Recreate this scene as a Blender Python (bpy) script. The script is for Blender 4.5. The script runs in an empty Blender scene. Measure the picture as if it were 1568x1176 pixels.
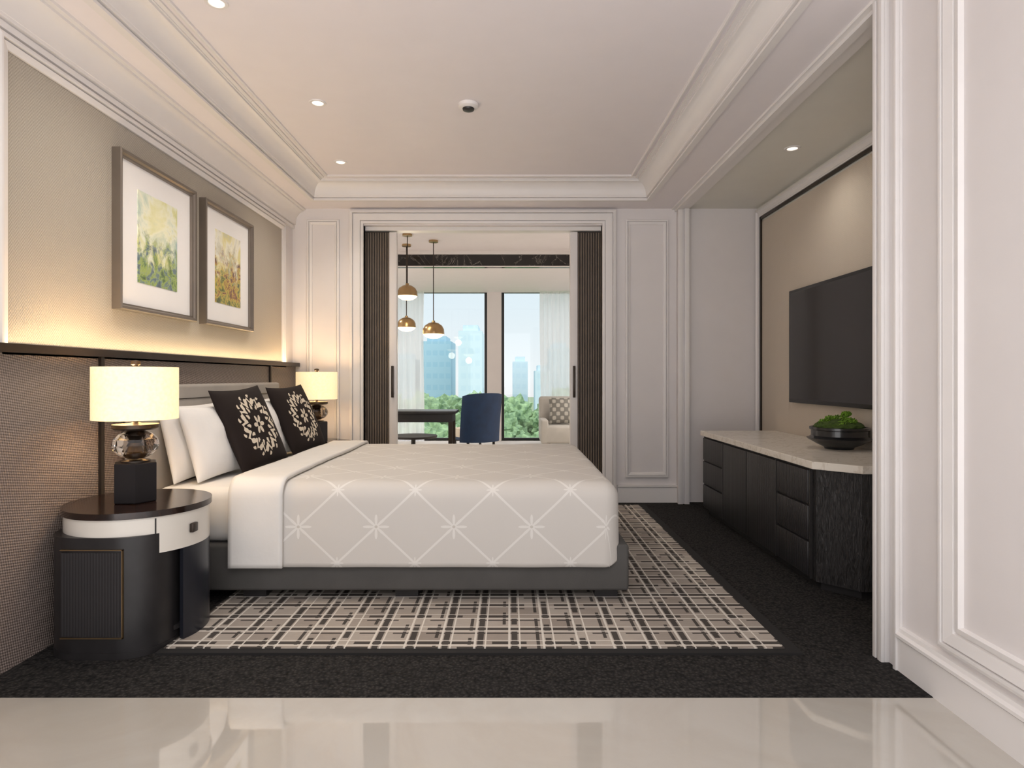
import bpy, bmesh, math, random
from mathutils import Vector, Matrix, noise
random.seed(7)
S=bpy.context.scene
COL=S.collection
try:
    S.view_settings.view_transform='Standard'
    S.view_settings.look='None'
except Exception as e: print(e)

def lin(c):
    o=[]
    for v in c:
        v/=255.0
        o.append(v/12.92 if v<=0.04045 else ((v+0.055)/1.055)**2.4)
    return (o[0],o[1],o[2],1.0)

# ---------------- node helpers ----------------
class N:
    def __init__(s,name):
        s.m=bpy.data.materials.new(name); s.m.use_nodes=True
        s.t=s.m.node_tree; s.b=s.t.nodes['Principled BSDF']; s.out=s.t.nodes['Material Output']
    def new(s,ty,**k):
        n=s.t.nodes.new(ty)
        for a,v in k.items(): setattr(n,a,v)
        return n
    def link(s,a,b): s.t.links.new(a,b)
    def setin(s,sock,v):
        if isinstance(v,bpy.types.NodeSocket): s.link(v,sock)
        else: sock.default_value=v
    def M(s,op,a,b=None,c=None):
        n=s.new('ShaderNodeMath',operation=op)
        s.setin(n.inputs[0],a)
        if b is not None: s.setin(n.inputs[1],b)
        if c is not None: s.setin(n.inputs[2],c)
        return n.outputs[0]
    def mix(s,f,a,b,mode='MIX'):
        n=s.new('ShaderNodeMix',data_type='RGBA',blend_type=mode)
        s.setin(n.inputs[0],f); s.setin(n.inputs[6],a); s.setin(n.inputs[7],b)
        return n.outputs[2]
    def coord(s,kind='Object'):
        return s.new('ShaderNodeTexCoord').outputs[kind]
    def sep(s,v):
        n=s.new('ShaderNodeSeparateXYZ'); s.link(v,n.inputs[0]); return n.outputs
    def comb(s,x,y,z):
        n=s.new('ShaderNodeCombineXYZ'); s.setin(n.inputs[0],x); s.setin(n.inputs[1],y); s.setin(n.inputs[2],z); return n.outputs[0]
    def noise(s,v,scale,detail=3,rough=.5,dist=0):
        n=s.new('ShaderNodeTexNoise'); s.link(v,n.inputs['Vector'])
        n.inputs['Scale'].default_value=scale; n.inputs['Detail'].default_value=detail
        n.inputs['Roughness'].default_value=rough; n.inputs['Distortion'].default_value=dist
        return n
    def ramp(s,f,stops,interp='LINEAR'):
        n=s.new('ShaderNodeValToRGB'); n.color_ramp.interpolation=interp
        e=n.color_ramp.elements
        while len(e)<len(stops): e.new(.5)
        for i,(p,c) in enumerate(stops):
            e[i].position=p; e[i].color=c
        s.link(f,n.inputs[0]); return n.outputs[0]
    def bump(s,h,strength=.3,dist=.01):
        n=s.new('ShaderNodeBump'); n.inputs['Strength'].default_value=strength
        n.inputs['Distance'].default_value=dist
        s.link(h,n.inputs['Height']); s.link(n.outputs[0],s.b.inputs['Normal'])
    def tri(s,v,period,off=0.0):
        a=s.M('DIVIDE',s.M('ADD',v,-off),period)
        f=s.M('SUBTRACT',s.M('FRACT',s.M('ADD',a,.5)),.5)
        return s.M('MULTIPLY',s.M('ABSOLUTE',f),period)

def simple(name,rgb,rough=.5,metal=0,var=.06,scale=6,bump=0,bscale=60,bdist=.002,spec=.5,coat=0):
    n=N(name); c=lin(rgb)
    nz=n.noise(n.coord(),scale)
    d=tuple(x*(1-var) for x in c[:3])+(1,); l=tuple(min(1,x*(1+var)) for x in c[:3])+(1,)
    n.link(n.ramp(nz.outputs[0],[(.3,d),(.7,l)]),n.b.inputs['Base Color'])
    n.b.inputs['Roughness'].default_value=rough; n.b.inputs['Metallic'].default_value=metal
    n.b.inputs['Specular IOR Level'].default_value=spec
    if coat: n.b.inputs['Coat Weight'].default_value=coat
    if bump: n.bump(n.noise(n.coord(),bscale,4).outputs[0],bump,bdist)
    return n.m

# ---------------- materials ----------------
WHITE=simple('painted_white_wall',(227,222,221),.45,var=.012)
CEIL=simple('ceiling_paint',(238,232,234),.6,var=.01)
TRIM=simple('painted_trim',(232,228,226),.4,var=.012)
NICHEW=simple('niche_paint',(226,224,216),.5,var=.012)
BLACK=simple('black_plastic',(14,14,15),.35)
BRONZE=simple('dark_bronze',(58,50,44),.35,.6)
BRASS=simple('aged_brass',(176,148,108),.28,.9)
SILVER=simple('champagne_metal',(128,119,110),.35,.6,var=.05)
BLACKWOOD=simple('black_wood',(36,34,35),.4,var=.2,scale=14)
SHEET=simple('white_sheet',(222,219,215),.8,var=.02,bump=.25,bscale=9,bdist=.012)
PILLOWM=simple('white_pillowcase',(238,236,234),.8,var=.02,bump=.35,bscale=9,bdist=.012)
PLATF=simple('grey_upholstery',(80,78,76),.8,var=.08,bump=.3,bscale=300)
HEADM=simple('headboard_grey_fabric',(162,156,149),.75,var=.05,bump=.3,bscale=300)
WINFR=simple('window_frame_black',(20,20,22),.4)
BLUE=simple('blue_velvet',(20,48,82),.6,var=.15,scale=10)
CREAM=simple('cream_fabric',(205,196,182),.8)
GREYF=simple('grey_sofa_fabric',(180,176,170),.85)
LACQ=simple('ivory_lacquer',(222,216,206),.25,coat=.3,var=.01)
TRUNK=simple('tree_bark',(80,62,48),.9)
SOIL=simple('moss',(64,84,30),.95,var=.4,scale=60,bump=.6,bscale=120)
BOWLM=simple('black_ceramic',(24,25,28),.28,coat=.4)

def stone(name,base,vein,rough,scale,w=.5):
    n=N(name); co=n.coord()
    nz=n.noise(co,scale,8,.6,1.2)
    d=n.M('ABSOLUTE',n.M('SUBTRACT',nz.outputs[0],.5))
    n.link(n.ramp(d,[(0,lin(vein)),(w*.06,lin(base)),(1,lin(base))]),n.b.inputs['Base Color'])
    n.b.inputs['Roughness'].default_value=rough
    return n.m
MARBLE=stone('cream_stone_top',(230,223,211),(212,202,187),.25,6,.5)
DMARBLE=stone('dark_marble',(26,24,24),(120,115,110),.15,2.5,.15)
FLOORM=stone('polished_beige_floor',(188,183,175),(184,178,169),.05,1.5,2)
FLOORM.node_tree.nodes['Principled BSDF'].inputs['Coat Weight'].default_value=1.0
FLOORM.node_tree.nodes['Principled BSDF'].inputs['Coat Roughness'].default_value=.015
FLOORM.node_tree.nodes['Principled BSDF'].inputs['Specular IOR Level'].default_value=1.0
WOODTOP=stone('dark_walnut_gloss',(48,32,26),(30,20,17),.15,5,2)

def wallpaper(name,rgb,rgb2):
    n=N(name); co=n.coord(); x,y,z=n.sep(co)
    t=n.noise(n.comb(n.M('MULTIPLY',y,1.0),n.M('MULTIPLY',x,1),n.M('MULTIPLY',z,1)),40,3)
    wv=n.M('SINE',n.M('ADD',n.M('MULTIPLY',y,500),n.M('MULTIPLY',t.outputs[0],4)))
    wz=n.M('SINE',n.M('ADD',n.M('MULTIPLY',z,420),n.M('MULTIPLY',t.outputs[0],4)))
    h=n.M('MULTIPLY',wv,wz)
    f=n.M('MULTIPLY_ADD',h,.5,.5)
    n.link(n.mix(f,lin(rgb),lin(rgb2)),n.b.inputs['Base Color'])
    n.b.inputs['Roughness'].default_value=.7
    n.bump(f,.5,.003); return n.m
PAPER=wallpaper('grasscloth_wallpaper',(158,150,138),(190,182,169))
PAPER2=wallpaper('grasscloth_tv_wall',(196,184,168),(210,198,183))

def hatch():
    n=N('woven_headboard_fabric'); x,y,z=n.sep(n.coord())
    a=n.M('SINE',n.M('MULTIPLY',n.M('ADD',y,z),330)); b=n.M('SINE',n.M('MULTIPLY',n.M('SUBTRACT',y,z),230))
    f=n.M('MULTIPLY_ADD',n.M('MULTIPLY',a,b),.5,.5)
    big=n.noise(n.coord(),3,2)
    c=n.mix(f,lin((80,68,64)),lin((170,156,148)))
    n.link(n.mix(n.M('MULTIPLY',big.outputs[0],.25),c,lin((104,88,80))),n.b.inputs['Base Color'])
    n.b.inputs['Roughness'].default_value=.45; n.bump(f,.6,.004); return n.m
HATCH=hatch()

def carpet():
    n=N('charcoal_carpet'); co=n.coord()
    v=n.new('ShaderNodeTexVoronoi'); v.inputs['Scale'].default_value=75; n.link(co,v.inputs['Vector'])
    nz=n.noise(co,30,3)
    f=n.M('MULTIPLY',v.outputs['Distance'],n.M('ADD',nz.outputs[0],.4))
    n.link(n.ramp(f,[(0,lin((68,65,62))),(.35,lin((40,38,37))),(.8,lin((16,15,15)))]),n.b.inputs['Base Color'])
    n.b.inputs['Roughness'].default_value=.9; n.b.inputs['Specular IOR Level'].default_value=.2
    n.bump(f,.7,.008); return n.m
CARPET=carpet()

def rugmat():
    n=N('plaid_rug'); co=n.coord(); x,y,z=n.sep(co)
    P=.15
    cx=n.M('FLOOR',n.M('DIVIDE',x,P)); cy=n.M('FLOOR',n.M('DIVIDE',y,P))
    def wn(a,b,k):
        w=n.new('ShaderNodeTexWhiteNoise',noise_dimensions='3D'); n.link(n.comb(a,b,k),w.inputs['Vector']); return w.outputs['Value']
    cxh=n.M('FLOOR',n.M('DIVIDE',x,P*.5)); cyh=n.M('FLOOR',n.M('DIVIDE',y,P*.5))
    base=n.mix(wn(cx,cy,1.0),lin((152,142,133)),lin((186,177,167)))
    fine=n.noise(n.comb(n.M('MULTIPLY',x,6),n.M('MULTIPLY',y,60),0.0),3,3)
    base=n.mix(n.M('MULTIPLY',fine.outputs[0],.5),base,lin((126,116,108)))
    def dk(c,oth,off,w,k,thr):
        l=n.M('LESS_THAN',n.tri(c,P,off),w)
        return n.M('MULTIPLY',l,n.M('GREATER_THAN',wn(cxh if c is y else cx, cyh if c is x else cy,k),thr))
    cream=n.M('MAXIMUM',n.M('LESS_THAN',n.tri(x,P,.0),.005),n.M('LESS_THAN',n.tri(y,P,.0),.005))
    cream=n.M('MAXIMUM',cream,n.M('MAXIMUM',n.M('LESS_THAN',n.tri(x,P,.046),.0035),n.M('LESS_THAN',n.tri(y,P,.048),.0035)))
    d=n.M('MAXIMUM',dk(x,y,.023,.013,2.,.22),dk(y,x,.024,.0125,3.,.22))
    d=n.M('MAXIMUM',d,n.M('MAXIMUM',dk(x,y,-.024,.0075,5.,.4),dk(y,x,-.024,.007,6.,.4)))
    c=n.mix(n.M('MULTIPLY',d,.9),base,lin((54,50,48)))
    c=n.mix(n.M('MULTIPLY',cream,.8),c,lin((222,216,207)))
    n.link(c,n.b.inputs['Base Color']); n.b.inputs['Roughness'].default_value=.9
    n.b.inputs['Specular IOR Level'].default_value=.15
    n.bump(n.noise(co,250,2).outputs[0],.4,.004); return n.m
RUG=rugmat()

def duvetmat():
    n=N('duvet_lattice'); u,v,_=n.sep(n.coord('UV'))
    uu=n.M('DIVIDE',n.M('ADD',u,1.08),.398); vv=n.M('DIVIDE',n.M('ADD',v,-3.03),.37)
    p=n.M('ADD',uu,vv); q=n.M('SUBTRACT',uu,vv)
    pf=n.M('SUBTRACT',n.M('FRACT',n.M('ADD',p,.5)),.5); qf=n.M('SUBTRACT',n.M('FRACT',n.M('ADD',q,.5)),.5)
    l=n.M('MAXIMUM',n.M('LESS_THAN',n.M('ABSOLUTE',pf),.02),n.M('LESS_THAN',n.M('ABSOLUTE',qf),.02))
    du=n.M('MULTIPLY',n.M('ADD',pf,qf),.5); dv=n.M('MULTIPLY',n.M('SUBTRACT',pf,qf),.5)
    r=n.M('SQRT',n.M('ADD',n.M('MULTIPLY',du,du),n.M('MULTIPLY',dv,dv)))
    th=n.M('ARCTAN2',dv,du)
    pet=n.M('ABSOLUTE',n.M('COSINE',n.M('MULTIPLY',th,4)))
    pet=n.M('POWER',pet,2.5)
    big=n.M('LESS_THAN',n.M('ABSOLUTE',n.M('SUBTRACT',n.M('FRACT',n.M('ADD',vv,.5)),.5)),.25)
    st=n.M('LESS_THAN',r,n.M('MULTIPLY',n.M('MULTIPLY_ADD',pet,.14,.03),n.M('MULTIPLY_ADD',big,.5,.5)))
    core=n.M('MULTIPLY',n.M('LESS_THAN',r,.02),big)
    f=n.M('MAXIMUM',l,st)
    wv=n.noise(n.coord('UV'),350,2)
    c=n.mix(n.M('MULTIPLY',f,.6),lin((204,199,193)),lin((232,229,224)))
    c=n.mix(core,c,lin((196,190,182)))
    n.link(c,n.b.inputs['Base Color']); n.b.inputs['Roughness'].default_value=.75
    hh=n.M('ADD',n.M('MULTIPLY',f,.4),n.M('MULTIPLY',wv.outputs[0],.2))
    n.bump(hh,.25,.004)
    n.b.inputs['Sheen Weight'].default_value=.1
    return n.m
DUVET=duvetmat()

def emblem():
    n=N('black_damask'); u,v,_=n.sep(n.coord('UV'))
    du=n.M('SUBTRACT',u,.5); dv=n.M('MULTIPLY',n.M('SUBTRACT',v,.5),.9)
    r=n.M('SQRT',n.M('ADD',n.M('MULTIPLY',du,du),n.M('MULTIPLY',dv,dv))); th=n.M('ARCTAN2',dv,du)
    a=n.M('COSINE',n.M('MULTIPLY',th,13)); b=n.M('SINE',n.M('ADD',n.M('MULTIPLY_ADD',r,52,n.M('MULTIPLY',a,2.0)),n.M('MULTIPLY',n.M('SINE',n.M('MULTIPLY',th,26)),.8)))
    ring=n.M('MULTIPLY',n.M('GREATER_THAN',r,n.M('MULTIPLY_ADD',a,.02,.185)),n.M('LESS_THAN',r,n.M('MULTIPLY_ADD',n.M('COSINE',n.M('MULTIPLY',th,13)),.03,.325)))
    pat=n.M('GREATER_THAN',n.M('ADD',b,n.M('MULTIPLY',n.noise(n.coord('UV'),22,2).outputs[0],.5)),.0)
    f=n.M('MULTIPLY',ring,pat)
    star=n.M('LESS_THAN',r,n.M('MULTIPLY_ADD',n.M('ABSOLUTE',n.M('COSINE',n.M('MULTIPLY',th,3))),.08,.025))
    star=n.M('MULTIPLY',star,n.M('GREATER_THAN',r,.025))
    f=n.M('MAXIMUM',f,star)
    n.link(n.mix(f,lin((30,21,19)),lin((212,200,182))),n.b.inputs['Base Color'])
    n.b.inputs['Roughness'].default_value=.75; n.b.inputs['Specular IOR Level'].default_value=.25; return n.m
DAMASK=emblem()

def flute(name,rgb,freq=420,rough=.4,lo=.45,bs=.6):
    n=N(name); x,y,z=n.sep(n.coord())
    w=n.M('MULTIPLY_ADD',n.M('SINE',n.M('MULTIPLY',n.M('ADD',x,y),freq)),.5,.5)
    g=n.noise(n.comb(n.M('MULTIPLY',n.M('ADD',x,y),8),0.0,z),14,4)
    c=lin(rgb); d=tuple(k*lo for k in c[:3])+(1,)
    n.link(n.mix(n.M('MULTIPLY_ADD',g.outputs[0],.5,n.M('MULTIPLY',w,.5)),d,c),n.b.inputs['Base Color'])
    n.b.inputs['Roughness'].default_value=rough
    n.bump(w,bs,.006); return n.m
FLUTE=flute('fluted_black_oak',(48,46,47))
FLUTE2=flute('fine_reed_lacquer',(42,40,42),freq=520,rough=.45,lo=.7,bs=.12)
def crackle():
    n=N('carved_black_oak'); x,y,z=n.sep(n.coord())
    nz=n.noise(n.comb(n.M('MULTIPLY',x,30),n.M('MULTIPLY',y,30),n.M('MULTIPLY',z,5)),4,4,.6,.8)
    n.link(n.ramp(nz.outputs[0],[(.35,lin((14,13,13))),(.6,lin((50,48,48)))]),n.b.inputs['Base Color'])
    n.b.inputs['Roughness'].default_value=.35; n.bump(nz.outputs[0],.9,.01); return n.m
CRACK=crackle()
REED=simple('reeded_taupe_wood',(118,106,94),.5,var=.12)
REEDBK=simple('reed_backing',(32,27,24),.6)

def art(name,seed,y0,y1,z0,z1,kind):
    n=N(name); x,y,z=n.sep(n.coord())
    v=n.comb(seed,y,z)
    n1=n.noise(v,4.2,6,.6,.6); n2=n.noise(v,15,8,.72,.5); n3=n.noise(n.comb(seed+4.0,n.M('MULTIPLY',y,1.6),z),7,7,.7,.5)
    if kind==0:
        sky=[(.30,lin((150,184,190))),(.42,lin((208,224,206))),(.50,lin((246,248,226))),(.58,lin((226,226,158))),(.70,lin((168,196,176)))]
        fol=[(.34,lin((34,58,50))),(.43,lin((82,122,70))),(.50,lin((168,188,90))),(.56,lin((106,134,146))),(.64,lin((58,78,98)))]
        off=.02
    else:
        sky=[(.30,lin((196,204,200))),(.42,lin((232,222,150))),(.50,lin((246,244,230))),(.60,lin((186,182,150))),(.70,lin((140,164,150)))]
        fol=[(.34,lin((36,40,36))),(.43,lin((96,112,58))),(.50,lin((214,192,84))),(.56,lin((150,92,62))),(.64,lin((54,52,64)))]
        off=.09
    c=n.ramp(n1.outputs[0],sky)
    zz=n.M('DIVIDE',n.M('SUBTRACT',z,z0),z1-z0)
    m=n.M('MULTIPLY_ADD',zz,-.40,n.M('ADD',n.M('MULTIPLY_ADD',n2.outputs[0],.35,n.M('MULTIPLY',n3.outputs[0],.75)),off))
    dk=n.ramp(m,[(.35,(0,0,0,1)),(.46,(1,1,1,1))])
    c=n.mix(n.M('MULTIPLY',n.sep(dk)[0],.92),c,n.ramp(n2.outputs[0],fol))
    dy=n.M('SUBTRACT',y,(y0+y1)/2); dz=n.M('SUBTRACT',z,z0+(z1-z0)*.72)
    g=n.M('SQRT',n.M('ADD',n.M('MULTIPLY',dy,dy),n.M('MULTIPLY',dz,dz)))
    gl=n.ramp(g,[(0,(1,1,1,1)),(.17,(0,0,0,1))])
    c=n.mix(n.M('MULTIPLY',n.sep(gl)[0],.8 if kind==0 else .3),c,lin((255,252,214)))
    n.link(c,n.b.inputs['Base Color']); n.b.inputs['Roughness'].default_value=.4
    return n.m

def shade_mat(name,rgb,es):
    n=N(name); nz=n.noise(n.coord(),60,2)
    n.link(n.mix(nz.outputs[0],lin(rgb),lin((250,240,220))),n.b.inputs['Base Color'])
    n.b.inputs['Emission Color'].default_value=lin(rgb); n.b.inputs['Emission Strength'].default_value=es
    n.b.inputs['Roughness'].default_value=.8; return n.m
SHADE=shade_mat('linen_lamp_shade',(255,226,172),.74)
BULB=shade_mat('warm_glow',(255,225,175),2.5)
DLIGHT=shade_mat('downlight_lens',(255,244,225),2.0)
def glassy(name,rgb,rough,tw):
    n=N(name); n.b.inputs['Base Color'].default_value=lin(rgb); n.b.inputs['Roughness'].default_value=rough
    n.b.inputs['Transmission Weight'].default_value=tw; n.b.inputs['IOR'].default_value=1.5; return n.m
CRYST=glassy('smoked_crystal',(214,208,202),.0,1.0)
def winglass():
    n=N('window_glass'); t=n.new('ShaderNodeBsdfTransparent'); g=n.new('ShaderNodeBsdfGlossy'); g.inputs['Roughness'].default_value=.02
    m=n.new('ShaderNodeMixShader'); m.inputs[0].default_value=.02
    n.link(t.outputs[0],m.inputs[1]); n.link(g.outputs[0],m.inputs[2]); n.link(m.outputs[0],n.out.inputs[0]); return n.m
WGLASS=winglass()
def sheer():
    n=N('sheer_voile'); t=n.new('ShaderNodeBsdfTransparent'); d=n.new('ShaderNodeBsdfTranslucent'); d.inputs[0].default_value=(.97,.97,.98,1)
    d2=n.new('ShaderNodeBsdfDiffuse'); d2.inputs[0].default_value=(.95,.95,.96,1)
    m=n.new('ShaderNodeMixShader'); m.inputs[0].default_value=.5; n.link(d.outputs[0],m.inputs[1]); n.link(d2.outputs[0],m.inputs[2])
    m2=n.new('ShaderNodeMixShader'); m2.inputs[0].default_value=.74; n.link(t.outputs[0],m2.inputs[1]); n.link(m.outputs[0],m2.inputs[2])
    n.link(m2.outputs[0],n.out.inputs[0]); return n.m
SHEER=sheer()
SCREEN=simple('tv_screen',(38,34,34),.15,var=.02,spec=.5)
def leaves(name,a,b,em=0):
    n=N(name); nz=n.noise(n.coord(),3.0 if em==0 else 60,6,.7)
    n.link(n.ramp(nz.outputs[0],[(.3,lin(a)),(.7,lin(b))]),n.b.inputs['Base Color']); n.b.inputs['Roughness'].default_value=.8; return n.m
LEAF=leaves('tree_foliage',(62,98,74),(146,178,130))
LEAF2=leaves('bonsai_leaves',(56,100,24),(150,194,62),1)
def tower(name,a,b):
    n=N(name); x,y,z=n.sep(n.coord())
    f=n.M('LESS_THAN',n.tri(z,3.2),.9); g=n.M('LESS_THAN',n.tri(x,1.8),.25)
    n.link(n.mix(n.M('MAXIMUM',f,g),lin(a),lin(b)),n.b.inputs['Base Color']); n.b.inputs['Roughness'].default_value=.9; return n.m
TOW1=tower('tower_glass_blue',(136,176,194),(146,182,197)); TOW2=tower('tower_pale',(176,202,214),(182,206,216))  # distance haze is mixed into these pale tower colours

# ---------------- mesh helpers ----------------
def empty(name,loc=(0,0,0)):
    e=bpy.data.objects.new(name,None); e.empty_display_size=.1; e.location=loc; COL.objects.link(e); return e
def finish(name,bm,mat,parent=None,smooth=False,ang=None):
    bmesh.ops.recalc_face_normals(bm,faces=bm.faces)
    me=bpy.data.meshes.new(name); bm.to_mesh(me); bm.free()
    ob=bpy.data.objects.new(name,me); COL.objects.link(ob)
    if mat: me.materials.append(mat)
    if smooth:
        for p in me.polygons: p.use_smooth=True
        if ang is not None:
            try: me.set_sharp_from_angle(angle=math.radians(ang))
            except Exception: pass
    if parent: ob.parent=parent; ob.matrix_parent_inverse=Matrix.Translation(-Vector(parent.location))
    return ob
def addbox(bm,x0,x1,y0,y1,z0,z1):
    vs=[bm.verts.new((x,y,z)) for x in (x0,x1) for y in (y0,y1) for z in (z0,z1)]
    for f in ((0,1,3,2),(4,6,7,5),(0,4,5,1),(2,3,7,6),(0,2,6,4),(1,5,7,3)):
        bm.faces.new([vs[i] for i in f])
def box(name,x0,x1,y0,y1,z0,z1,mat,parent=None,bev=0,seg=2):
    bm=bmesh.new(); addbox(bm,x0,x1,y0,y1,z0,z1)
    if bev: bmesh.ops.bevel(bm,geom=list(bm.edges),offset=bev,segments=seg,affect='EDGES',profile=.5)
    return finish(name,bm,mat,parent,bool(bev),40)
def boxes(name,L,mat,parent=None,bev=0):
    bm=bmesh.new()
    for b in L: addbox(bm,*b)
    if bev: bmesh.ops.bevel(bm,geom=list(bm.edges),offset=bev,segments=2,affect='EDGES',profile=.5)
    return finish(name,bm,mat,parent,bool(bev),40)
def prism(name,pts,z0,z1,mat,parent=None,bev=0,smooth=True):
    bm=bmesh.new()
    a=[bm.verts.new((x,y,z0)) for x,y in pts]; b=[bm.verts.new((x,y,z1)) for x,y in pts]
    n=len(pts)
    bm.faces.new(a[::-1]); bm.faces.new(b)
    for i in range(n): bm.faces.new([a[i],a[(i+1)%n],b[(i+1)%n],b[i]])
    if bev:
        es=[e for e in bm.edges if abs(e.verts[0].co.z-e.verts[1].co.z)<1e-6]
        bmesh.ops.bevel(bm,geom=es,offset=bev,segments=2,affect='EDGES',profile=.5)
    return finish(name,bm,mat,parent,smooth,35)
def lathe(name,prof,c,mat,parent=None,seg=48,ang=35,smooth=True):
    bm=bmesh.new(); rings=[]
    for r,z in prof:
        if r<1e-5: rings.append([bm.verts.new((c[0],c[1],c[2]+z))])
        else: rings.append([bm.verts.new((c[0]+r*math.cos(2*math.pi*i/seg),c[1]+r*math.sin(2*math.pi*i/seg),c[2]+z)) for i in range(seg)])
    for a,b in zip(rings,rings[1:]):
        for i in range(seg):
            j=(i+1)%seg
            if len(a)==1 and len(b)==1: continue
            if len(a)==1: bm.faces.new([a[0],b[i],b[j]])
            elif len(b)==1: bm.faces.new([a[i],a[j],b[0]])
            else: bm.faces.new([a[i],a[j],b[j],b[i]])
    return finish(name,bm,mat,parent,smooth,ang)
def sweep_y(name,prof,y0,y1,mat,parent=None,smooth=False):
    bm=bmesh.new()
    a=[bm.verts.new((x,y0,z)) for x,z in prof]; b=[bm.verts.new((x,y1,z)) for x,z in prof]
    n=len(prof); bm.faces.new(a); bm.faces.new(b[::-1])
    for i in range(n): bm.faces.new([a[i],b[i],b[(i+1)%n],a[(i+1)%n]])
    return finish(name,bm,mat,parent,smooth,28)
def rectloft(name,plane,rect,prof,mat,parent=None,smooth=False):
    bm=bmesh.new(); rings=[]
    a0,a1,b0,b1=rect
    for d,h in prof:
        rings.append([bm.verts.new(plane(*p,h)) for p in ((a0+d,b0+d),(a1-d,b0+d),(a1-d,b1-d),(a0+d,b1-d))])
    for r,s in zip(rings,rings[1:]):
        for i in range(4): bm.faces.new([r[i],r[(i+1)%4],s[(i+1)%4],s[i]])
    return finish(name,bm,mat,parent,smooth,28)
def arc(cx,cy,r,a0,a1,n):
    return [(cx+r*math.cos(math.radians(a0+(a1-a0)*i/n)),cy+r*math.sin(math.radians(a0+(a1-a0)*i/n))) for i in range(n+1)]
def rrect(x0,x1,y0,y1,r,n=8):
    return arc(x1-r,y1-r,r,0,90,n)+arc(x0+r,y1-r,r,90,180,n)+arc(x0+r,y0+r,r,180,270,n)+arc(x1-r,y0+r,r,270,360,n)
def tube(name,pts,r,mat,parent=None):
    cu=bpy.data.curves.new(name,'CURVE'); cu.dimensions='3D'; cu.bevel_depth=r; cu.bevel_resolution=3; cu.use_fill_caps=True
    sp=cu.splines.new('POLY'); sp.points.add(len(pts)-1)
    for i,p in enumerate(pts): sp.points[i].co=(*p,1)
    tmp=bpy.data.objects.new(name+'_c',cu); COL.objects.link(tmp)
    dg=bpy.context.evaluated_depsgraph_get(); me=bpy.data.meshes.new_from_object(tmp.evaluated_get(dg))
    bpy.data.objects.remove(tmp); me.name=name; me.materials.clear(); me.materials.append(mat)
    ob=bpy.data.objects.new(name,me); COL.objects.link(ob)
    if parent: ob.parent=parent; ob.matrix_parent_inverse=Matrix.Translation(-Vector(parent.location))
    return ob
def cove(x0,z0,x1,z1,n=7):
    return [(x0+(x1-x0)*(1-math.cos(math.pi/2*i/n)),z0+(z1-z0)*math.sin(math.pi/2*i/n)) for i in range(n+1)]

# ---------------- geometry constants ----------------
XL,XR,XN=-2.03,1.57,2.32
YB=5.87; H=2.75; HT=2.906; YF=-.4; YC=.9
# ---------------- shell ----------------
box('floor',-3.6,3.0,YF,11.9,-.12,-.012,simple('subfloor',(120,115,108),.6))
box('floor_marble',XL,XR,YF,2.29,-.012,.0,FLOORM)
box('floor_carpet',XL,XN,2.29,5.87,-.012,.002,CARPET)
box('floor_lounge',-3.5,2.8,5.87,11.6,-.012,.001,simple('lounge_carpet',(190,183,174),.9))
box('wall_left',XL-.15,XL,YF,YB,0,3.1,WHITE)
box('wall_right',XR,XN+.2,YF,2.62,0,3.1,WHITE)
box('wall_niche',XN,XN+.15,2.62,YB,0,3.1,NICHEW)
OX0,OX1,OZ=-1.363,.868,2.594
for k,(a,b) in enumerate(((YB,YB+.06),(YB+.17,YB+.23))):
    boxes('wall_partition' if k==0 else 'wall_partition_rear',[(-3.6,OX0,a,b,0,3.1),(OX1,3.0,a,b,0,3.1),(OX0,OX1,a,b,OZ,3.1)],WHITE)
box('trim_doorhead',OX0,OX1,YB+.06,YB+.17,2.56,2.75,TRIM)
TX0,TX1,TY0,TY1=-1.74,1.227,1.15,5.55
boxes('ceiling_soffit',[(XL,TX0,YC,YB,H,3.1),(TX1,XR,YC,YB,H,3.1),(TX0,TX1,YC,TY0,H,3.1),(TX0,TX1,TY1,YB,H,3.1)],CEIL)
box('ceiling',TX0,TX1,TY0,TY1,HT,3.1,CEIL)
box('ceiling_niche',XR,XN+.15,2.62,YB,H,3.1,NICHEW)
up=lambda a,b,h:(a,b,h)
rectloft('trim_tray_crown',up,(TX0,TX1,TY0,TY1),[(-.03,2.752),(-.03,2.734),(.012,2.734),(.012,2.748),(.001,2.750),(.001,2.759),(.020,2.761),(.020,2.777)]+cove(.022,2.780,.105,2.878)+[(.105,2.890),(.114,2.890),(.114,2.896),(.138,2.896),(.138,2.9065)],TRIM,None,True)
rectloft('trim_tray_bead',up,(TX0+.165,TX1-.165,TY0+.165,TY1-.165),[(0,HT+.001),(0,HT-.014),(.012,HT-.016),(.018,HT-.012),(.018,HT+.001)],TRIM)
cp=[(XL,2.56),(XL+.020,2.56),(XL+.022,2.585),(XL+.010,2.587),(XL+.010,2.596),(XL+.030,2.598),(XL+.030,2.612)]+[(XL+a,b) for a,b in cove(.032,2.615,.10,2.720)]+[(XL+.10,2.733),(XL+.122,2.735),(XL+.122,H),(XL,H)]
sweep_y('trim_crown_left',cp,YC,YB,TRIM,None,True)
cr=[(XR+.09,H),(XR+.09,2.728),(XR+.03,2.728),(XR+.03,2.738),(XR+.02,2.738),(XR+.02,2.718),(XR-.024,2.718),(XR-.024,2.736),(XR-.05,2.738),(XR-.052,H)]
sweep_y('trim_crown_right',cr,YC,YB-.001,TRIM)
def wallrect_x(xw,sgn):
    return lambda a,b,h:(xw+sgn*h,a,b)
box('wall_left_paper',XL,XL+.006,2.52,5.57,1.30,2.485,PAPER)
fr=[(0,0),(0,.026),(.012,.030),(.022,.030),(.022,.010),(.030,.010),(.030,.024),(.046,.02),(.058,.016),(.058,0)]
rectloft('trim_wallpaper_frame',wallrect_x(XL,1),(2.46,5.63,1.25,2.545),fr,TRIM)
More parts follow.
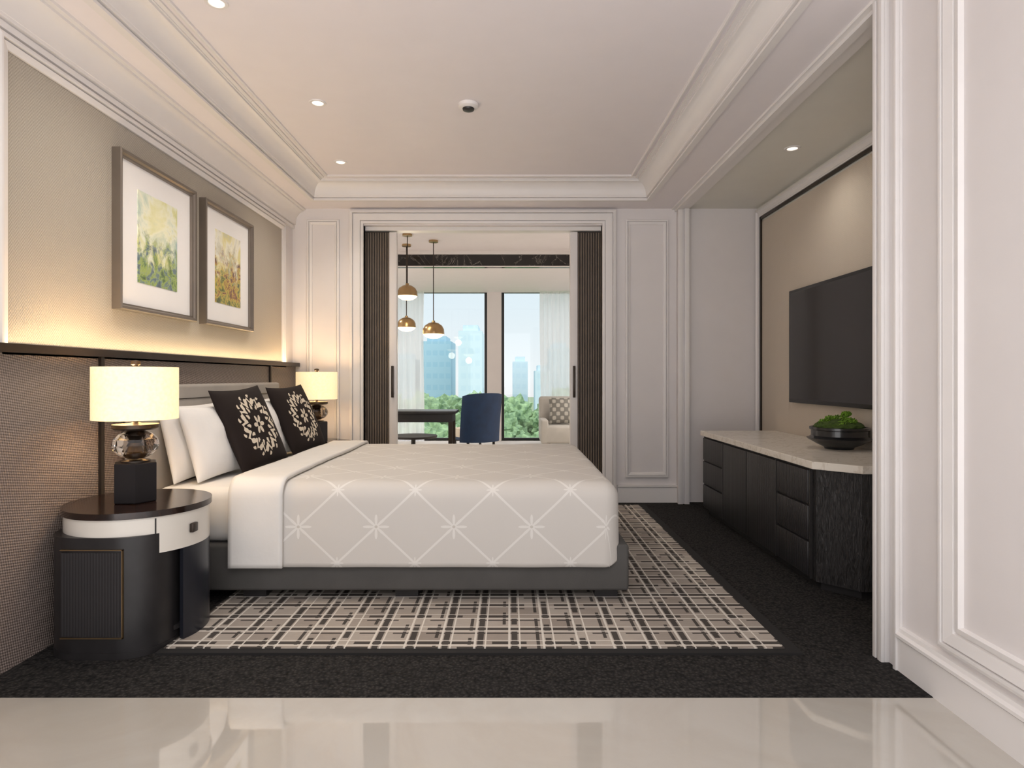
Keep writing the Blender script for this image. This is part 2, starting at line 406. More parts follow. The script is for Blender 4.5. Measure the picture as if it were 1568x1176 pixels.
boxes('wall_left_fabric',[(XL,XL+.03,1.2,3.05,0,1.27),(XL,XL+.03,5.24,YB-.002,0,1.27),(XL,XL+.03,3.075,5.215,0,1.27)],HATCH)
boxes('trim_headboard_ledge',[(XL,XL+.07,1.2,YB-.003,1.27,1.285),(XL+.055,XL+.07,1.2,YB-.003,1.285,1.305),(XL,XL+.045,3.05,3.075,0,1.27),(XL,XL+.045,5.215,5.24,0,1.27)],BRONZE)
bp=lambda a,b,h:(a,YB-h,b)
mp=[(0,0),(0,.020),(.01,.024),(.017,.024),(.017,.006),(.025,.006),(.025,.018),(.038,.013),(.046,.009),(.046,0)]
rectloft('trim_panel_back_right',bp,(1.085,1.485,.235,2.645),mp,TRIM)
rectloft('trim_panel_back_left',bp,(-1.89,-1.59,.235,2.645),mp,TRIM)
boxes('baseboard_back',[(1.01,XR,YB-.02,YB,0,.14),(1.01,XR,YB-.012,YB,.14,.148),(1.01,XR,YB-.028,YB,.148,.165),(XL+.03,-1.49,YB-.02,YB,0,.14),(XL+.03,-1.49,YB-.028,YB,.148,.165)],TRIM)
casp=[(0,0),(0,.044),(.020,.050),(.028,.050),(.028,.024),(.036,.024),(.036,.040),(.097,.036),(.097,.018),(.105,.018),(.105,.034),(.125,.03),(.125,-.06)]
rectloft('trim_door_casing',bp,(OX0-.125,OX1+.125,-.128,H-.02),casp,TRIM)
boxes('trim_niche_far',[(XR-.005,XR+.09,5.79,YB,0,H),(XR-.015,XR+.03,5.775,5.79,0,H),(XR+.045,XR+.09,5.775,5.79,0,H)],TRIM,bev=.002)
boxes('trim_niche_near',[(XR-.03,XR+.02,2.57,2.635,0,H),(XR-.045,XR-.03,2.612,2.635,0,H),(XR-.045,XR-.03,2.57,2.60,0,H),(XR-.012,XR,2.50,2.57,0,H),(XR-.03,XR-.012,2.50,2.52,0,H)],TRIM,bev=.002)
rw=wallrect_x(XR,-1)
big=[(0,0),(0,.022),(.012,.027),(.022,.027),(.022,.012),(.029,.012),(.029,.022),(.070,.015),(.074,.006),(.080,.006),(.083,.016),(.10,.018),(.105,0)]
rectloft('trim_panel_right',rw,(-.2,2.27,.20,2.62),big,TRIM)
boxes('baseboard_right',[(XR-.022,XR,YF,2.50,0,.13)],TRIM)
sweep_y('baseboard_right_cap',[(XR,.13),(XR-.014,.13),(XR-.014,.137),(XR-.032,.138),(XR-.032,.15),(XR-.020,.158),(XR-.016,.172),(XR,.176)],YF,2.50,TRIM)
box('wall_niche_paper',XN-.008,XN,2.64,5.74,.0,2.60,PAPER2)
nf=[(0,0),(0,.03),(.02,.035),(.03,.02),(.06,.02),(.07,.03),(.08,.03),(.08,0)]
rectloft('trim_niche_frame',wallrect_x(XN,-1),(2.625,5.84,-.1,2.72),nf,TRIM)
boxes('trim_niche_dark',[(XN-.022,XN-.008,5.735,5.762,0,2.64),(XN-.022,XN-.008,2.64,5.762,2.615,2.64)],BRONZE)

# ---------------- sliding doors ----------------
def sliding_door(x0,x1,left):
    e=empty('sliding_door',((x0+x1)/2,YB+.12,0))
    y0,y1=YB+.085,YB+.145
    sx=(x1-.07,x1) if left else (x0,x0+.07)
    box('stile',sx[0],sx[1],y0-.005,y1+.005,.01,2.55,TRIM,e,bev=.003)
    px=(x0,x1-.07) if left else (x0+.07,x1)
    box('backing',px[0],px[1],y0+.015,y1-.015,.01,2.55,REEDBK,e)
    box('top_rail',px[0],px[1],y0,y1,2.545,2.555,BRONZE,e)
    bm=bmesh.new(); w=.0235; n=int((px[1]-px[0])/w)
    for i in range(n):
        cx=px[0]+(i+.5)*(px[1]-px[0])/n
        for (yy,sg) in ((y0+.015,-1),(y1-.015,1)):
            pr=[(cx+.0085*math.cos(t),yy+sg*.013*math.sin(t)) for t in [math.pi*k/6 for k in range(7)]]
            a=[bm.verts.new((p[0],p[1],.01)) for p in pr]; b=[bm.verts.new((p[0],p[1],2.545)) for p in pr]
            for k in range(6): bm.faces.new([a[k],a[k+1],b[k+1],b[k]])
    finish('reeds',bm,REED,e,True)
    hx=(sx[0]+sx[1])/2
    box('handle',hx-.012,hx+.012,y0-.035,y0-.02,.98,1.28,BRONZE,e,bev=.004)
    boxes('handle_mounts',[(hx-.006,hx+.006,y0-.02,y0-.005,1.0,1.02),(hx-.006,hx+.006,y0-.02,y0-.005,1.24,1.26)],BRONZE,e)
sliding_door(-2.0,-1.07,True); sliding_door(.578,1.508,False)

# ---------------- rug ----------------
e=empty('area_rug',(0,4.2,0))
box('rug_border',-1.49,1.235,2.635,5.72,.002,.012,simple('rug_black_edge',(24,22,22),.9),e)
box('rug_field',-1.475,1.175,2.675,5.68,.0125,.017,RUG,e)

# ---------------- bed ----------------
bed=empty('bed',(-.65,4.18,0))
BY0,BY1=3.24,5.12
box('platform',-1.94,.62,BY0,BY1,.065,.305,PLATF,bed,bev=.018,seg=3)
boxes('platform_feet',[(x,x+.12,y,y+.12,.017,.066) for x in (-1.4,-.6,.45) for y in (BY0+.06,BY1-.18)],BLACKWOOD,bed)
box('mattress',-1.87,.52,BY0+.03,BY1-.03,.305,.59,SHEET,bed,bev=.06,seg=5)
box('headboard',-1.985,-1.88,BY0-.02,BY1+.02,.02,1.13,HEADM,bed,bev=.02,seg=3)
boxes('headboard_seams',[(-1.881,-1.877,3.22,5.14,1.045,1.05)],BRONZE,bed)
def drape(name,x0,x1,y0,y1,top,r,hemS,hemF,mat,foot=True,step=.022,off=0,thick=.012):
    bm=bmesh.new(); uvl=bm.loops.layers.uv.new('UVMap')
    LS=r*math.pi/2+(top-r-hemS); LF=r*math.pi/2+(top-r-hemF)
    ax=x0; bx=(x1-r+LF) if foot else x1
    na=max(2,int((bx-ax)/step)); nb=int((y1-y0-2*r+2*LS)/step)
    def pt(a,b):
        cx=min(a,x1-r) if foot else a; cy=min(max(b,y0+r),y1-r)
        dx=a-cx; dy=b-cy; d=math.hypot(dx,dy)
        nz=noise.noise(Vector((a*2.2,b*2.2,3)))*.010+noise.noise(Vector((a*6,b*6,9)))*.003
        if d<1e-7:
            return Vector((a,b,top+nz)),False
        ux,uy=dx/d,dy/d
        k=abs(uy)**.5; Lm=LF*(1-k)+LS*k
        over=d>Lm+1e-6; d=min(d,Lm)
        if d<r*math.pi/2: an=d/r; hh=r*math.sin(an); dr=r*(1-math.cos(an)); f=0
        else: hh=r; dr=r+d-r*math.pi/2; f=(d-r*math.pi/2)
        wv=(noise.noise(Vector((a*5,b*1.0,5)))*.5+.25)*.03*f+ .006*f
        hh+=wv
        return Vector((cx+ux*hh,cy+uy*hh,top-dr+nz*(1-min(1,dr/.1)))),over
    g=[]
    for i in range(na+1):
        row=[]
        for j in range(nb+1):
            a=ax+(bx-ax)*i/na; b=(y0+r-LS)+(y1-y0-2*r+2*LS)*j/nb
            p,o=pt(a,b); row.append((bm.verts.new(p),o,(a,b)))
        g.append(row)
    for i in range(na):
        for j in range(nb):
            q=[g[i][j],g[i+1][j],g[i+1][j+1],g[i][j+1]]
            if all(t[1] for t in q): continue
            try: f=bm.faces.new([t[0] for t in q])
            except ValueError: continue
            for l,t in zip(f.loops,q): l[uvl].uv=t[2]
    bmesh.ops.delete(bm,geom=[v for v in bm.verts if not v.link_faces],context='VERTS')
    ob=finish(name,bm,mat,bed,True)
    m=ob.modifiers.new('thickness','SOLIDIFY'); m.thickness=thick; m.offset=0
    return ob
drape('duvet',-1.40,.565,3.215,5.145,.625,.08,.20,.315,DUVET)
drape('duvet_foldback',-1.43,-1.155,3.195,5.165,.648,.085,.20,.2,SHEET,foot=False,thick=.018)

def cushion(name,w,h,t,P,yaw,lean,mat,parent,n=22,roll=0):
    yw,ln=math.radians(yaw),math.radians(lean)
    W=Vector((math.sin(yw),math.cos(yw),0)); Nh=Vector((math.cos(yw),-math.sin(yw),0))
    U=Vector((0,0,1))*math.cos(ln)-Nh*math.sin(ln); Nn=W.cross(U)
    if roll:
        R=Matrix.Rotation(math.radians(roll),3,Nn); W=R@W; U=R@U
    C=Vector(P)+U*h/2
    bm=bmesh.new(); uvl=bm.loops.layers.uv.new('UVMap')
    def pos(u,v,s):
        pin=1-.07*(1-abs(u)**2)*abs(v)**3; pin2=1-.07*(1-abs(v)**2)*abs(u)**3
        x=u*w/2*pin2; y=v*h/2*pin
        th=t/2*((1-abs(u)**2.6)*(1-abs(v)**2.6))**.5
        th+=noise.noise(Vector((u*2+P[1]*5,v*2,s)))*.012*(1-u*u)*(1-v*v)
        return C+W*x+U*y+Nn*(s*th)
    for s in (1,-1):
        g=[[bm.verts.new(pos(-math.cos(math.pi*i/n),-math.cos(math.pi*j/n),s)) for j in range(n+1)] for i in range(n+1)]
        for i in range(n):
            for j in range(n):
                f=bm.faces.new([g[i][j],g[i+1][j],g[i+1][j+1],g[i][j+1]])
                for l,(a,b) in zip(f.loops,((i,j),(i+1,j),(i+1,j+1),(i,j+1))): l[uvl].uv=(.5-.5*math.cos(math.pi*a/n),.5-.5*math.cos(math.pi*b/n))
    bmesh.ops.remove_doubles(bm,verts=bm.verts,dist=1e-5)
    return finish(name,bm,mat,parent,True)
ZM=.60
cushion('pillow',.70,.43,.12,(-1.765,3.68,ZM),3,13,PILLOWM,None)
cushion('pillow.001',.70,.43,.12,(-1.645,3.72,ZM),5,17,PILLOWM,None)
cushion('throw_pillow',.54,.54,.12,(-1.505,3.91,ZM+.01),9,23,DAMASK,None,roll=3)
cushion('pillow.002',.70,.43,.12,(-1.765,4.62,ZM),3,13,PILLOWM,None)
cushion('pillow.003',.70,.43,.12,(-1.645,4.60,ZM),4,17,PILLOWM,None)
cushion('throw_pillow.001',.54,.54,.12,(-1.505,4.76,ZM+.01),9,23,DAMASK,None,roll=2)

# ---------------- nightstands ----------------
def nightstand(cy,mir):
    cx=-1.70; e=empty('nightstand',(cx,cy,0)); s=-1 if mir else 1
    Y=lambda y: cy+s*(y-2.9)
    def mp(pts): return [(x,Y(y)) for x,y in pts][::s]
    R=.290
    DX0,DX1=-1.965,-1.475
    prism('drum',mp(rrect(DX0,DX1,2.59,3.05,.17,12)),.002,.505,BLACKWOOD,e,bev=.006)
    prism('plinth',mp(rrect(DX0-.003,DX1+.003,2.587,3.053,.172,12)),.002,.03,BLACKWOOD,e)
    prism('flute_panel',mp([(-1.85,2.586),(-1.60,2.586),(-1.60,2.62),(-1.85,2.62)]),.10,.445,FLUTE2,e,smooth=False)
    def b(x0,x1,y0,y1,z0,z1):
        a,c=sorted((Y(y0),Y(y1))); return (x0,x1,a,c,z0,z1)
    boxes('gold_line',[b(-1.60,-1.5965,2.585,2.595,.09,.458),b(-1.855,-1.5965,2.585,2.595,.4545,.458),b(-1.855,-1.5965,2.585,2.595,.09,.0935)],BRASS,e)
    bandpts=[(cx+R*math.cos(math.radians(a)),2.885+R*math.sin(math.radians(a))) for a in range(0,360,5)]
    prism('drawer_band',mp(bandpts),.42,.578,LACQ,e,bev=.004)
    tp=[(cx+(R+.010)*math.cos(math.radians(a)),2.885+(R+.010)*math.sin(math.radians(a))) for a in range(0,360,5)]
    prism('top',mp(tp),.578,.605,WOODTOP,e,bev=.006)
    o=arc(cx,2.885,R,-25,70,16); i_=arc(cx,2.885,R-.022,70,-25,16)
    prism('curved_leg',mp(o+i_),.0175,.42,simple('navy_lacquer',(32,34,42),.3),e)
    prism('shelf',mp([(cx+(R-.03)*math.cos(math.radians(a)),2.885+(R-.03)*math.sin(math.radians(a))) for a in range(0,360,8)]),.06,.08,BLACKWOOD,e)
    aa=math.radians(-15); hx,hy=cx+(R+.006)*math.cos(aa),2.885+(R+.006)*math.sin(aa)
    box('drawer_pull',hx-.008,hx+.010,Y(hy)-.022,Y(hy)+.022,.48,.52,BRONZE,e,bev=.003)
    aa=math.radians(-48); hx,hy=cx+R*math.cos(aa),2.885+R*math.sin(aa)
    box('drawer_seam',hx-.002,hx+.002,Y(hy)-.003,Y(hy)+.003,.425,.57,BLACKWOOD,e)
nightstand(2.9,False); nightstand(5.50,True)

def table_lamp(cx,cy,pw):
    e=empty('table_lamp',(cx,cy,.605)); c=(cx,cy,.605)
    hexp=[(cx+.095*math.cos(math.radians(a)),cy+.095*math.sin(math.radians(a))) for a in (0,60,120,180,240,300)]
    prism('hex_base',hexp,.606,.785,simple('lamp_dark_bronze',(44,42,44),.3,.4),e,bev=.005,smooth=False)
    lathe('neck_lower',[(0,.179),(.06,.179),(.06,.187),(.03,.19),(.0,.19)],c,BRONZE,e)
    bm=bmesh.new(); bmesh.ops.create_uvsphere(bm,u_segments=14,v_segments=8,radius=.096)
    for v in bm.verts: v.co=Vector((v.co.x,v.co.y,v.co.z*.71))+Vector(c)+Vector((0,0,.259))
    finish('crystal_ball',bm,CRYST,e)
    lathe('crystal_core',[(0,.193),(.028,.2),(.034,.235),(.02,.262),(.034,.29),(.028,.32),(0,.326)],c,BRONZE,e,24)
    lathe('collar',[(0,.328),(.085,.328),(.095,.335),(.095,.352),(.03,.354),(.012,.362),(.012,.62),(.02,.625),(.02,.64),(0,.645)],c,BRONZE,e)
    tube('shade_spider',[(cx-.165,cy,1.205),(cx+.165,cy,1.205)],.003,BRONZE,e)
    lathe('shade',[(.172,.375),(.175,.375),(.175,.612),(.172,.612),(.172,.375)],c,SHADE,e,64)
    lathe('bulb',[(0,.44),(.02,.45),(.03,.48),(.02,.51),(0,.52)],(cx+.035,cy,.605),BULB,e,24)
    l=bpy.data.lights.new('lamp_light','POINT'); l.energy=pw; l.color=(1,.74,.45); l.shadow_soft_size=.06
    o=bpy.data.objects.new('lamp_light',l); o.location=(cx-.05,cy,1.12); COL.objects.link(o); o.parent=e; o.matrix_parent_inverse=Matrix.Translation(-e.location)
table_lamp(-1.71,2.87,9); table_lamp(-1.69,5.50,6)

# ---------------- framed pictures ----------------
def picture(y0,y1,seed,kind):
    z0,z1=1.52,2.345; e=empty('framed_picture',(XL,(y0+y1)/2,(z0+z1)/2)); X=XL+.006
    rectloft('frame',wallrect_x(X,1),(y0,y1,z0,z1),[(0,0),(0,.045),(.006,.05),(.018,.046),(.026,.036),(.034,.034),(.036,.018)],SILVER,e)
    box('mat_board',X,X+.018,y0+.03,y1-.03,z0+.03,z1-.03,simple('mat_white',(250,248,247),.6,var=.01),e)
    a0,a1=(y0+y1)/2-.2,(y0+y1)/2+.2; b0,b1=z0+.165,z1-.16
    box('print',X+.018,X+.021,a0,a1,b0,b1,art('watercolour_%d'%seed,float(seed),a0,a1,b0,b1,kind),e)
picture(3.19,3.97,3,0); picture(4.09,4.85,8,1)

# ---------------- tv + cabinet ----------------
e=empty('television',(XN,4.28,1.41))
box('tv_body',XN-.065,XN-.02,3.5,5.06,.97,1.865,BLACK,e,bev=.006)
box('tv_wall_mount',XN-.02,XN-.008,4.0,4.6,1.2,1.6,BLACK,e)
box('tv_screen',XN-.067,XN-.064,3.525,5.035,1.0,1.84,SCREEN,e)

cab=empty('media_cabinet',(1.98,4.35,0))
CX,CY0,CY1=1.68,3.27,5.42
body=[(CX,CY1),(XN-.012,CY1),(XN-.012,CY0),(CX+.16,CY0),(CX,CY0+.17)][::-1]
prism('carcass',[(x+.004 if x<1.7 else x,y) for x,y in body],.05,.665,CRACK,cab,smooth=False)
prism('plinth',[(1.72,5.40),(XN-.012,5.40),(XN-.012,3.31),(1.86,3.31),(1.72,3.46)][::-1],.002,.05,BLACKWOOD,cab,smooth=False)
prism('stone_top',[(CX-.025,CY1+.01),(XN-.012,CY1+.01),(XN-.012,CY0-.025),(CX+.15,CY0-.025),(CX-.025,CY0+.16)][::-1],.668,.71,MARBLE,cab,bev=.004,smooth=False)
dr=[]
for (ya,yb) in ((4.90,5.40),(3.50,3.92)):
    for k in range(3):
        dr.append((CX-.014,CX+.006,ya+.006,yb-.006,.065+k*.2,.065+k*.2+.187))
boxes('drawer_fronts',dr,FLUTE,cab,bev=.003)
boxes('door_fronts',[(CX-.014,CX+.006,4.41+.004,4.90-.006,.065,.652),(CX-.014,CX+.006,3.926,4.406,.065,.652)],FLUTE,cab,bev=.003)
boxes('edge_strips',[(CX-.016,CX,4.895,4.905,.055,.66),(CX-.016,CX,3.917,3.926,.055,.66),(CX-.016,CX,3.472,3.482,.055,.66)],simple('cab_edge',(44,42,42),.4),cab)

BZ=.71
pb=empty('potted_bonsai',(2.13,4.05,BZ)); c=(2.13,4.05,BZ)
lathe('bowl',[(0,.002),(.085,.001),(.09,.012),(.13,.03),(.185,.062),(.192,.07),(.18,.074),(.165,.085),(.165,.12),(.175,.125),(.175,.14),(.155,.142),(.155,.10),(0,.10)],c,BOWLM,pb)
bm=bmesh.new(); bmesh.ops.create_icosphere(bm,subdivisions=4,radius=1)
for v in bm.verts:
    d=1+noise.noise(v.co*4)*.25
    v.co=Vector((v.co.x*.148*min(d,1.05),v.co.y*.148*min(d,1.05),max(v.co.z,-.1)*.055*d))+Vector(c)+Vector((0,0,.135))
finish('moss_mound',bm,SOIL,pb,True)
tube('trunk',[(2.13,4.05,.83),(2.12,4.04,.88),(2.14,4.03,.91),(2.15,4.04,.935)],.006,TRUNK,pb)
bm=bmesh.new()
def leafquad(bm,p,s):
    a=Vector((random.gauss(0,1),random.gauss(0,1),random.gauss(0,1))).normalized(); b=a.orthogonal().normalized()*s; d=a.cross(b).normalized()*s*.5
    vs=[bm.verts.new(p+q) for q in (b,d,-b,-d)]; bm.faces.new(vs)
for k in range(1700):
    cl=random.choice([(0,0,.20,.05),(.03,-.03,.235,.03),(-.08,.02,.175,.045),(.08,.01,.175,.045),(-.03,-.08,.17,.045),(.04,-.06,.19,.04),(-.03,.05,.20,.035)])
    v=Vector((random.gauss(0,1),random.gauss(0,1),random.gauss(0,1))).normalized()*cl[3]*random.uniform(.6,1)
    v.z*=.6
    leafquad(bm,Vector(c)+Vector(cl[:3])+v-Vector((0,0,.01)),.009)
finish('foliage',bm,LEAF2,pb)

# ---------------- ceiling fixtures ----------------
def downlight(x,y,z,pw,col=(1,.93,.84),sz=130):
    e=empty('recessed_downlight',(x,y,z))
    lathe('trim_ring',[(.034,-.001),(.036,-.006),(.05,-.006),(.053,-.001),(.053,.0)],(x,y,z),TRIM,e,32)
    lathe('lens',[(0,-.002),(.034,-.002)],(x,y,z),DLIGHT,e,32)
    l=bpy.data.lights.new('spot','SPOT'); l.energy=pw; l.color=col; l.spot_size=math.radians(sz); l.spot_blend=1; l.shadow_soft_size=.05
    o=bpy.data.objects.new('spot',l); o.location=(x,y,z-.02); COL.objects.link(o); o.parent=e; o.matrix_parent_inverse=Matrix.Translation(-e.location)
for p in ((-1.21,3.96),(-1.36,5.05),(-1.355,2.9)): downlight(p[0],p[1],HT,42,(1,.91,.79))
downlight(1.95,4.32,H,12,(1,.94,.86),150)
for p in ((-2.9,7.0),(-2.6,8.3),(1.7,6.9),(1.9,8.2)): downlight(p[0],p[1],2.94,200)  # added fill lamps outside the view to brighten the lounge
for p in ((-2.6,10.0),(2.1,9.6)): downlight(p[0],p[1],2.74,150)  # two more unseen fills for the window end of the lounge
e=empty('smoke_detector',(-.26,3.98,HT))
lathe('housing',[(0,-.045),(.02,-.045),(.035,-.04),(.038,-.03),(.03,-.028)],(-.26,3.98,HT),BLACKWOOD,e)
lathe('base',[(.03,-.03),(.05,-.028),(.062,-.02),(.065,-.001),(0,0)],(-.26,3.98,HT),TRIM,e)
a=bpy.data.lights.new('cove_led','AREA'); a.shape='RECTANGLE'; a.size=.02; a.size_y=3.2; a.energy=7; a.color=(1,.74,.42)
o=bpy.data.objects.new('cove_led_strip',a); o.location=(XL+.045,4.1,1.292); o.rotation_euler=(math.radians(180),math.radians(14),0); COL.objects.link(o)

# ---------------- lounge ----------------
box('wall_lounge_left',-3.6,-3.5,6.1,11.75,0,3.1,WHITE); box('wall_lounge_right',2.8,2.9,6.1,11.75,0,3.1,WHITE)
box('ceiling_lounge',-3.5,2.8,6.1,8.8,2.94,3.1,CEIL)
box('ceiling_lounge_window',-3.5,2.8,8.95,11.6,2.74,3.1,CEIL)
box('trim_beam_marble',-3.5,2.8,8.8,8.95,2.73,2.895,DMARBLE)
boxes('trim_beam',[(-3.5,2.8,8.77,8.8,2.895,2.94),(-3.5,2.8,8.785,8.8,2.72,2.735)],TRIM)
WY=11.6
boxes('wall_window',[(-3.6,-2.6,WY,WY+.15,0,3.1),(-.41,-.145,WY-.05,WY+.15,0,3.1),(1.6,2.9,WY,WY+.15,0,3.1),(-3.6,2.9,WY,WY+.15,2.76,3.1),(-3.6,2.9,WY,WY+.15,-.1,.01)],WHITE)
def window(name,x0,x1):
    e=empty(name,((x0+x1)/2,WY,0))
    boxes('frame',[(x0,x0+.05,WY,WY+.06,.0,2.76),(x1-.05,x1,WY,WY+.06,.0,2.76),(x0+.05,x1-.05,WY,WY+.06,0,.05),(x0+.05,x1-.05,WY,WY+.06,2.73,2.76)],WINFR,e)
    box('pane',x0+.05,x1-.05,WY+.025,WY+.035,.05,2.73,WGLASS,e)
window('window_1',-2.6,-.41); window('window_2',-.145,1.6)
def curtain(x0,x1,y,z0,z1,name='sheer_curtain'):
    bm=bmesh.new(); n=int((x1-x0)/.012); cols=[]
    for i in range(n+1):
        x=x0+(x1-x0)*i/n; yy=y+.03*math.sin(x*52+math.sin(x*9)*2)
        cols.append([bm.verts.new((x+.01*math.sin(z*2+i),yy*1.0+.01*math.sin(z*3+x*5),z)) for z in (z0,z0+.7,z0+1.4,z0+2.1,z1)])
    for a,b in zip(cols,cols[1:]):
        for k in range(4): bm.faces.new([a[k],b[k],b[k+1],a[k+1]])
    return finish(name,bm,SHEER,None,True)
curtain(-2.7,-1.55,WY-.2,.012,2.73); curtain(.56,1.75,WY-.2,.012,2.73,'sheer_curtain.001')
e=empty('writing_desk',(-1.2,8.0,0))
box('desk_top',-1.75,-.66,7.66,8.2,.72,.755,BLACKWOOD,e,bev=.004)
box('desk_apron',-1.70,-.70,7.70,8.16,.62,.72,BLACKWOOD,e)
boxes('desk_legs',[(x,x+.05,y,y+.05,.001,.62) for x in (-1.7,-.75) for y in (7.70,8.11)],BRONZE,e)
lathe('side_table' ,[(0,.001),(.16,.001),(.16,.02),(.03,.03),(.025,.45),(.2,.47),(.27,.475),(.275,.5),(0,.502)],(-1.11,7.25,0),BLACKWOOD,None)
def blue_chair(cx,cy,rot):
    e=empty('dining_chair',(cx,cy,0)); R=Matrix.Translation((cx,cy,0))@Matrix.Rotation(math.radians(rot),4,'Z')
    parts=[]
    bm=bmesh.new(); n=20; m=10; th=.05
    def P(i,j,o):
        t=(i/n-.5)*2
        a=math.radians(270+t*62)
        top=1-.06*abs(t)**3
        f=j/m
        z=.30+.66*top*f
        r=.30+o; wing=1-.12*f
        return (r*math.cos(a)*1.0, r*math.sin(a)*wing+.02-.10*f**1.3, z)
    gi=[[bm.verts.new(P(i,j,0)) for j in range(m+1)] for i in range(n+1)]
    go=[[bm.verts.new(P(i,j,th)) for j in range(m+1)] for i in range(n+1)]
    fi=[]
    for i in range(n):
        for j in range(m):
            fi.append(bm.faces.new([gi[i][j],gi[i][j+1],gi[i+1][j+1],gi[i+1][j]])); bm.faces.new([go[i][j],go[i+1][j],go[i+1][j+1],go[i][j+1]])
        for j in (0,m): bm.faces.new([gi[i][j],gi[i+1][j],go[i+1][j],go[i][j]])
    for j in range(m):
        for i in (0,n): fi.append(bm.faces.new([gi[i][j],gi[i][j+1],go[i][j+1],go[i][j]]))
    for f in fi: f.material_index=1
    bk=finish('back_shell',bm,BLUE,e,True,40); bk.data.materials.append(CREAM); parts.append(bk)
    parts.append(prism('seat',rrect(-.26,.26,-.22,.27,.1),.36,.47,CREAM,e,bev=.02))
    parts.append(prism('seat_base',rrect(-.26,.26,-.22,.27,.1),.32,.36,BLUE,e))
    for k,(x,y) in enumerate(((-.2,-.18),(.2,-.18),(-.2,.2),(.2,.2))):
        parts.append(lathe('leg_%d'%k,[(0,.001),(.012,.001),(.02,.33),(0,.33)],(x,y,0),BLACKWOOD,e,16))
    for p in parts: p.data.transform(R)
blue_chair(-.48,8.66,32)
e=empty('armchair_sofa',(1.2,10.2,0))
box('sofa_seat',.55,2.2,9.9,10.6,.12,.40,GREYF,e,bev=.04,seg=3)
box('sofa_back',.5,2.25,10.5,10.75,.12,.85,GREYF,e,bev=.05,seg=3)
box('sofa_arm',.5,.62,9.9,10.55,.12,.5,GREYF,e,bev=.03,seg=3)
boxes('sofa_legs',[(x,x+.05,y,y+.05,.001,.13) for x in (.6,2.1) for y in (9.95,10.6)],BLACKWOOD,e)
def greypat():
    n=N('patterned_grey'); u,v,_=n.sep(n.coord('UV'))
    f=n.M('GREATER_THAN',n.M('ADD',n.M('SINE',n.M('MULTIPLY',n.M('ADD',u,v),20)),n.M('COSINE',n.M('MULTIPLY',n.M('SUBTRACT',u,v),20))),.3)
    n.link(n.mix(f,lin((116,114,108)),lin((176,172,164))),n.b.inputs['Base Color']); return n.m
cushion('sofa_cushion',.42,.45,.14,(.86,10.26,.41),90,15,greypat(),None)
def pendant(x,y,zb,w):
    e=empty('pendant_light',(x,y,2.94)); r=w/2
    lathe('canopy',[(0,0),(.06,0),(.06,-.025),(.01,-.03),(0,-.03)],(x,y,2.94),BRASS,e,24)
    tube('rod',[(x,y,2.92),(x,y,zb+r*1.2)],.006,BRONZE,e)
    lathe('dome',[(0,r*1.25),(.02,r*1.25),(.022,r*1.1),(r*.45,r*1.02),(r*.8,r*.78),(r*.97,r*.45),(r,r*.12),(r,0.0),(r*.97,0)],(x,y,zb+r*.35),BRASS,e,36)
    lathe('diffuser',[(0,-r*.42),(r*.5,-r*.36),(r*.85,-r*.15),(r*.97,.0)],(x,y,zb+r*.35),BULB,e,36)
    l=bpy.data.lights.new('pendant_bulb','POINT'); l.energy=4; l.color=(1,.85,.62); l.shadow_soft_size=.08
    o=bpy.data.objects.new('pendant_bulb',l); o.location=(x,y,zb-.1); COL.objects.link(o); o.parent=e; o.matrix_parent_inverse=Matrix.Translation(-e.location)
pendant(-1.26,7.74,2.13,.25); pendant(-1.37,8.35,1.79,.25); pendant(-.98,8.1,1.68,.28)

# ---------------- outside ----------------
box('ground_outside',-300,300,14,420,-12.5,-12,simple('park_ground',(110,130,100),.95))
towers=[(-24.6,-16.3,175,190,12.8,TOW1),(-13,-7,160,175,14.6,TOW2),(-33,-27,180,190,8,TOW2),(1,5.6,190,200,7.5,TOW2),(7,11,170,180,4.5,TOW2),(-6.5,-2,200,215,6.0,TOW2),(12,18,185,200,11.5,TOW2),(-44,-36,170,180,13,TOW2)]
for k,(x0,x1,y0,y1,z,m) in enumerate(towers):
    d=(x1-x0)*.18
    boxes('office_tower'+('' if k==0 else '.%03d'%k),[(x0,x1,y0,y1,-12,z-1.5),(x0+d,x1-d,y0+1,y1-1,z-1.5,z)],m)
def tree(k,x,y,top,r):
    e=empty('broadleaf_tree'+('' if k==0 else '.%03d'%k),(x,y,-12))
    lathe('trunk',[(.5,0),(.3,3),(.25,12+top-r)],(x,y,-12),TRUNK,e,10)
    bm=bmesh.new()
    for q in range(16):
        v=Vector((random.gauss(0,1),random.gauss(0,1),random.gauss(0,.7))); v=v.normalized()*r*random.uniform(.35,.75)
        s=r*random.uniform(.3,.48); cc=Vector((x,y,top-r*.9))+v
        g=bmesh.ops.create_icosphere(bm,subdivisions=4,radius=1)['verts']
        for w in g:
            d=1+.35*noise.noise(w.co*3+cc)+.25*noise.noise(w.co*9+cc)
            w.co=cc+w.co*s*d
    finish('crown',bm,LEAF,e)
k=0
for (x,y,top,r) in ((-6.5,36,.1,3.2),(-3.2,40,.2,3.4),(.7,34,.1,2.8),(3.4,38,.5,3.2),(-10,42,.3,3.6),(1.8,30,-1.2,2.5),(-1.0,33,-.6,2.8),(-4.2,30,-1.0,2.6),(5.6,33,-.6,2.8),(.4,26,-2.4,2.3),(2.3,25,-3.0,2.2),(-2.6,27,-2.2,2.4)):
    tree(k,x,y,top,r); k+=1

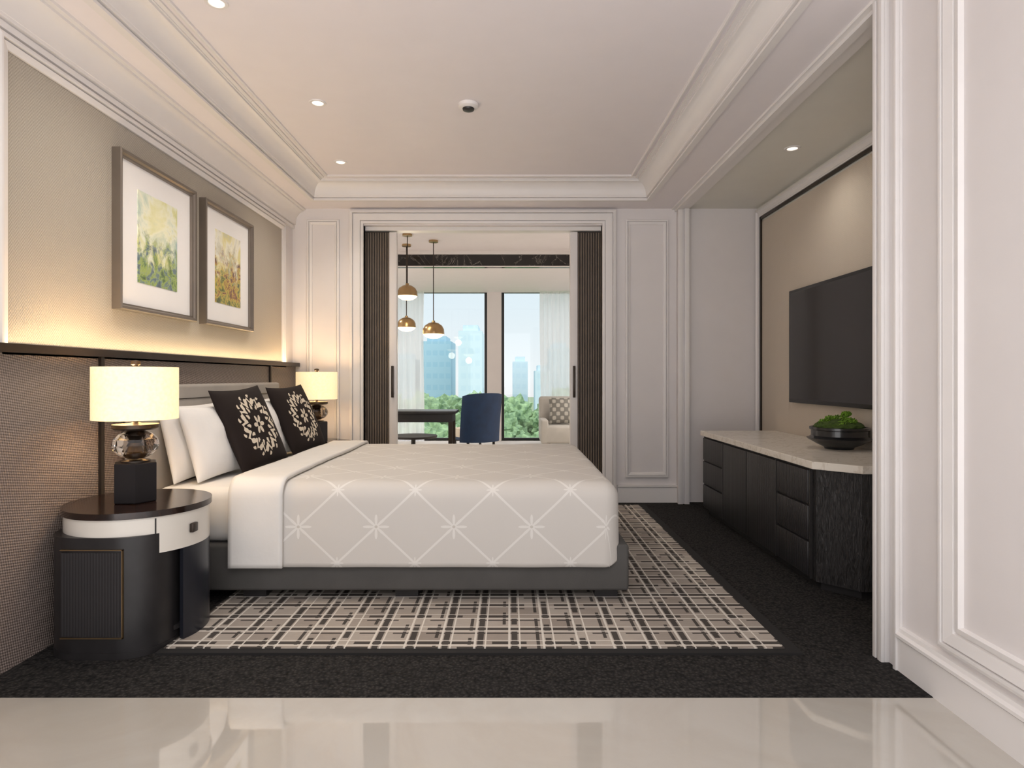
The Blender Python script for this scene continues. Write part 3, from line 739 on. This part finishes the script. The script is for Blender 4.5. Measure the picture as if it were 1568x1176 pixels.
# ---------------- world : hazy sky, brighter overhead, with unseen fill light added behind the camera ----------------
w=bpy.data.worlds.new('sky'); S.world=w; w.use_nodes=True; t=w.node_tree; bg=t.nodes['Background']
tc=t.nodes.new('ShaderNodeTexCoord'); sp=t.nodes.new('ShaderNodeSeparateXYZ'); rp=t.nodes.new('ShaderNodeValToRGB')
t.links.new(tc.outputs['Generated'],sp.inputs[0])
def wm(op,a,b,c=None,clamp=False):
    n=t.nodes.new('ShaderNodeMath'); n.operation=op; n.use_clamp=clamp
    for i,v in enumerate((a,b,c)):
        if v is None: continue
        if isinstance(v,bpy.types.NodeSocket): t.links.new(v,n.inputs[i])
        else: n.inputs[i].default_value=v
    return n.outputs[0]
t.links.new(wm('MULTIPLY_ADD',sp.outputs[2],.5,.5),rp.inputs[0])
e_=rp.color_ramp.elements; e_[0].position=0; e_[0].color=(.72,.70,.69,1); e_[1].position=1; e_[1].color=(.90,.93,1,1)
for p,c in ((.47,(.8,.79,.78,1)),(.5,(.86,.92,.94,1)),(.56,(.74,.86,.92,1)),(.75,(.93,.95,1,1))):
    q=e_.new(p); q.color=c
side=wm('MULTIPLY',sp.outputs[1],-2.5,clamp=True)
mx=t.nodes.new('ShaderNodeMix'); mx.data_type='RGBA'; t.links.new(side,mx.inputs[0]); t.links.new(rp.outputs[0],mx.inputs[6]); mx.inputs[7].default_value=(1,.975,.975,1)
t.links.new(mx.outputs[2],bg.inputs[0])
low=wm('MULTIPLY_ADD',sp.outputs[2],-6.0,.6,clamp=True)
high=wm('MULTIPLY_ADD',sp.outputs[2],3.5,-.7,clamp=True)
rear_fill=wm('MULTIPLY',side,wm('MULTIPLY_ADD',low,1.75,.4))  # added room fill from behind, strongest below the horizon to lift the ceiling
front=wm('MULTIPLY_ADD',high,1.25,1.05)
t.links.new(wm('ADD',rear_fill,front),bg.inputs[1])

# ---------------- camera ----------------
cd=bpy.data.cameras.new('camera'); cam=bpy.data.objects.new('camera',cd); COL.objects.link(cam)
cam.location=(0,0,1.17); cam.rotation_euler=(math.radians(90),0,0)
cd.sensor_width=36; cd.lens=22.04; cd.shift_x=.0026; cd.shift_y=-.0064; cd.clip_end=1000
S.camera=cam
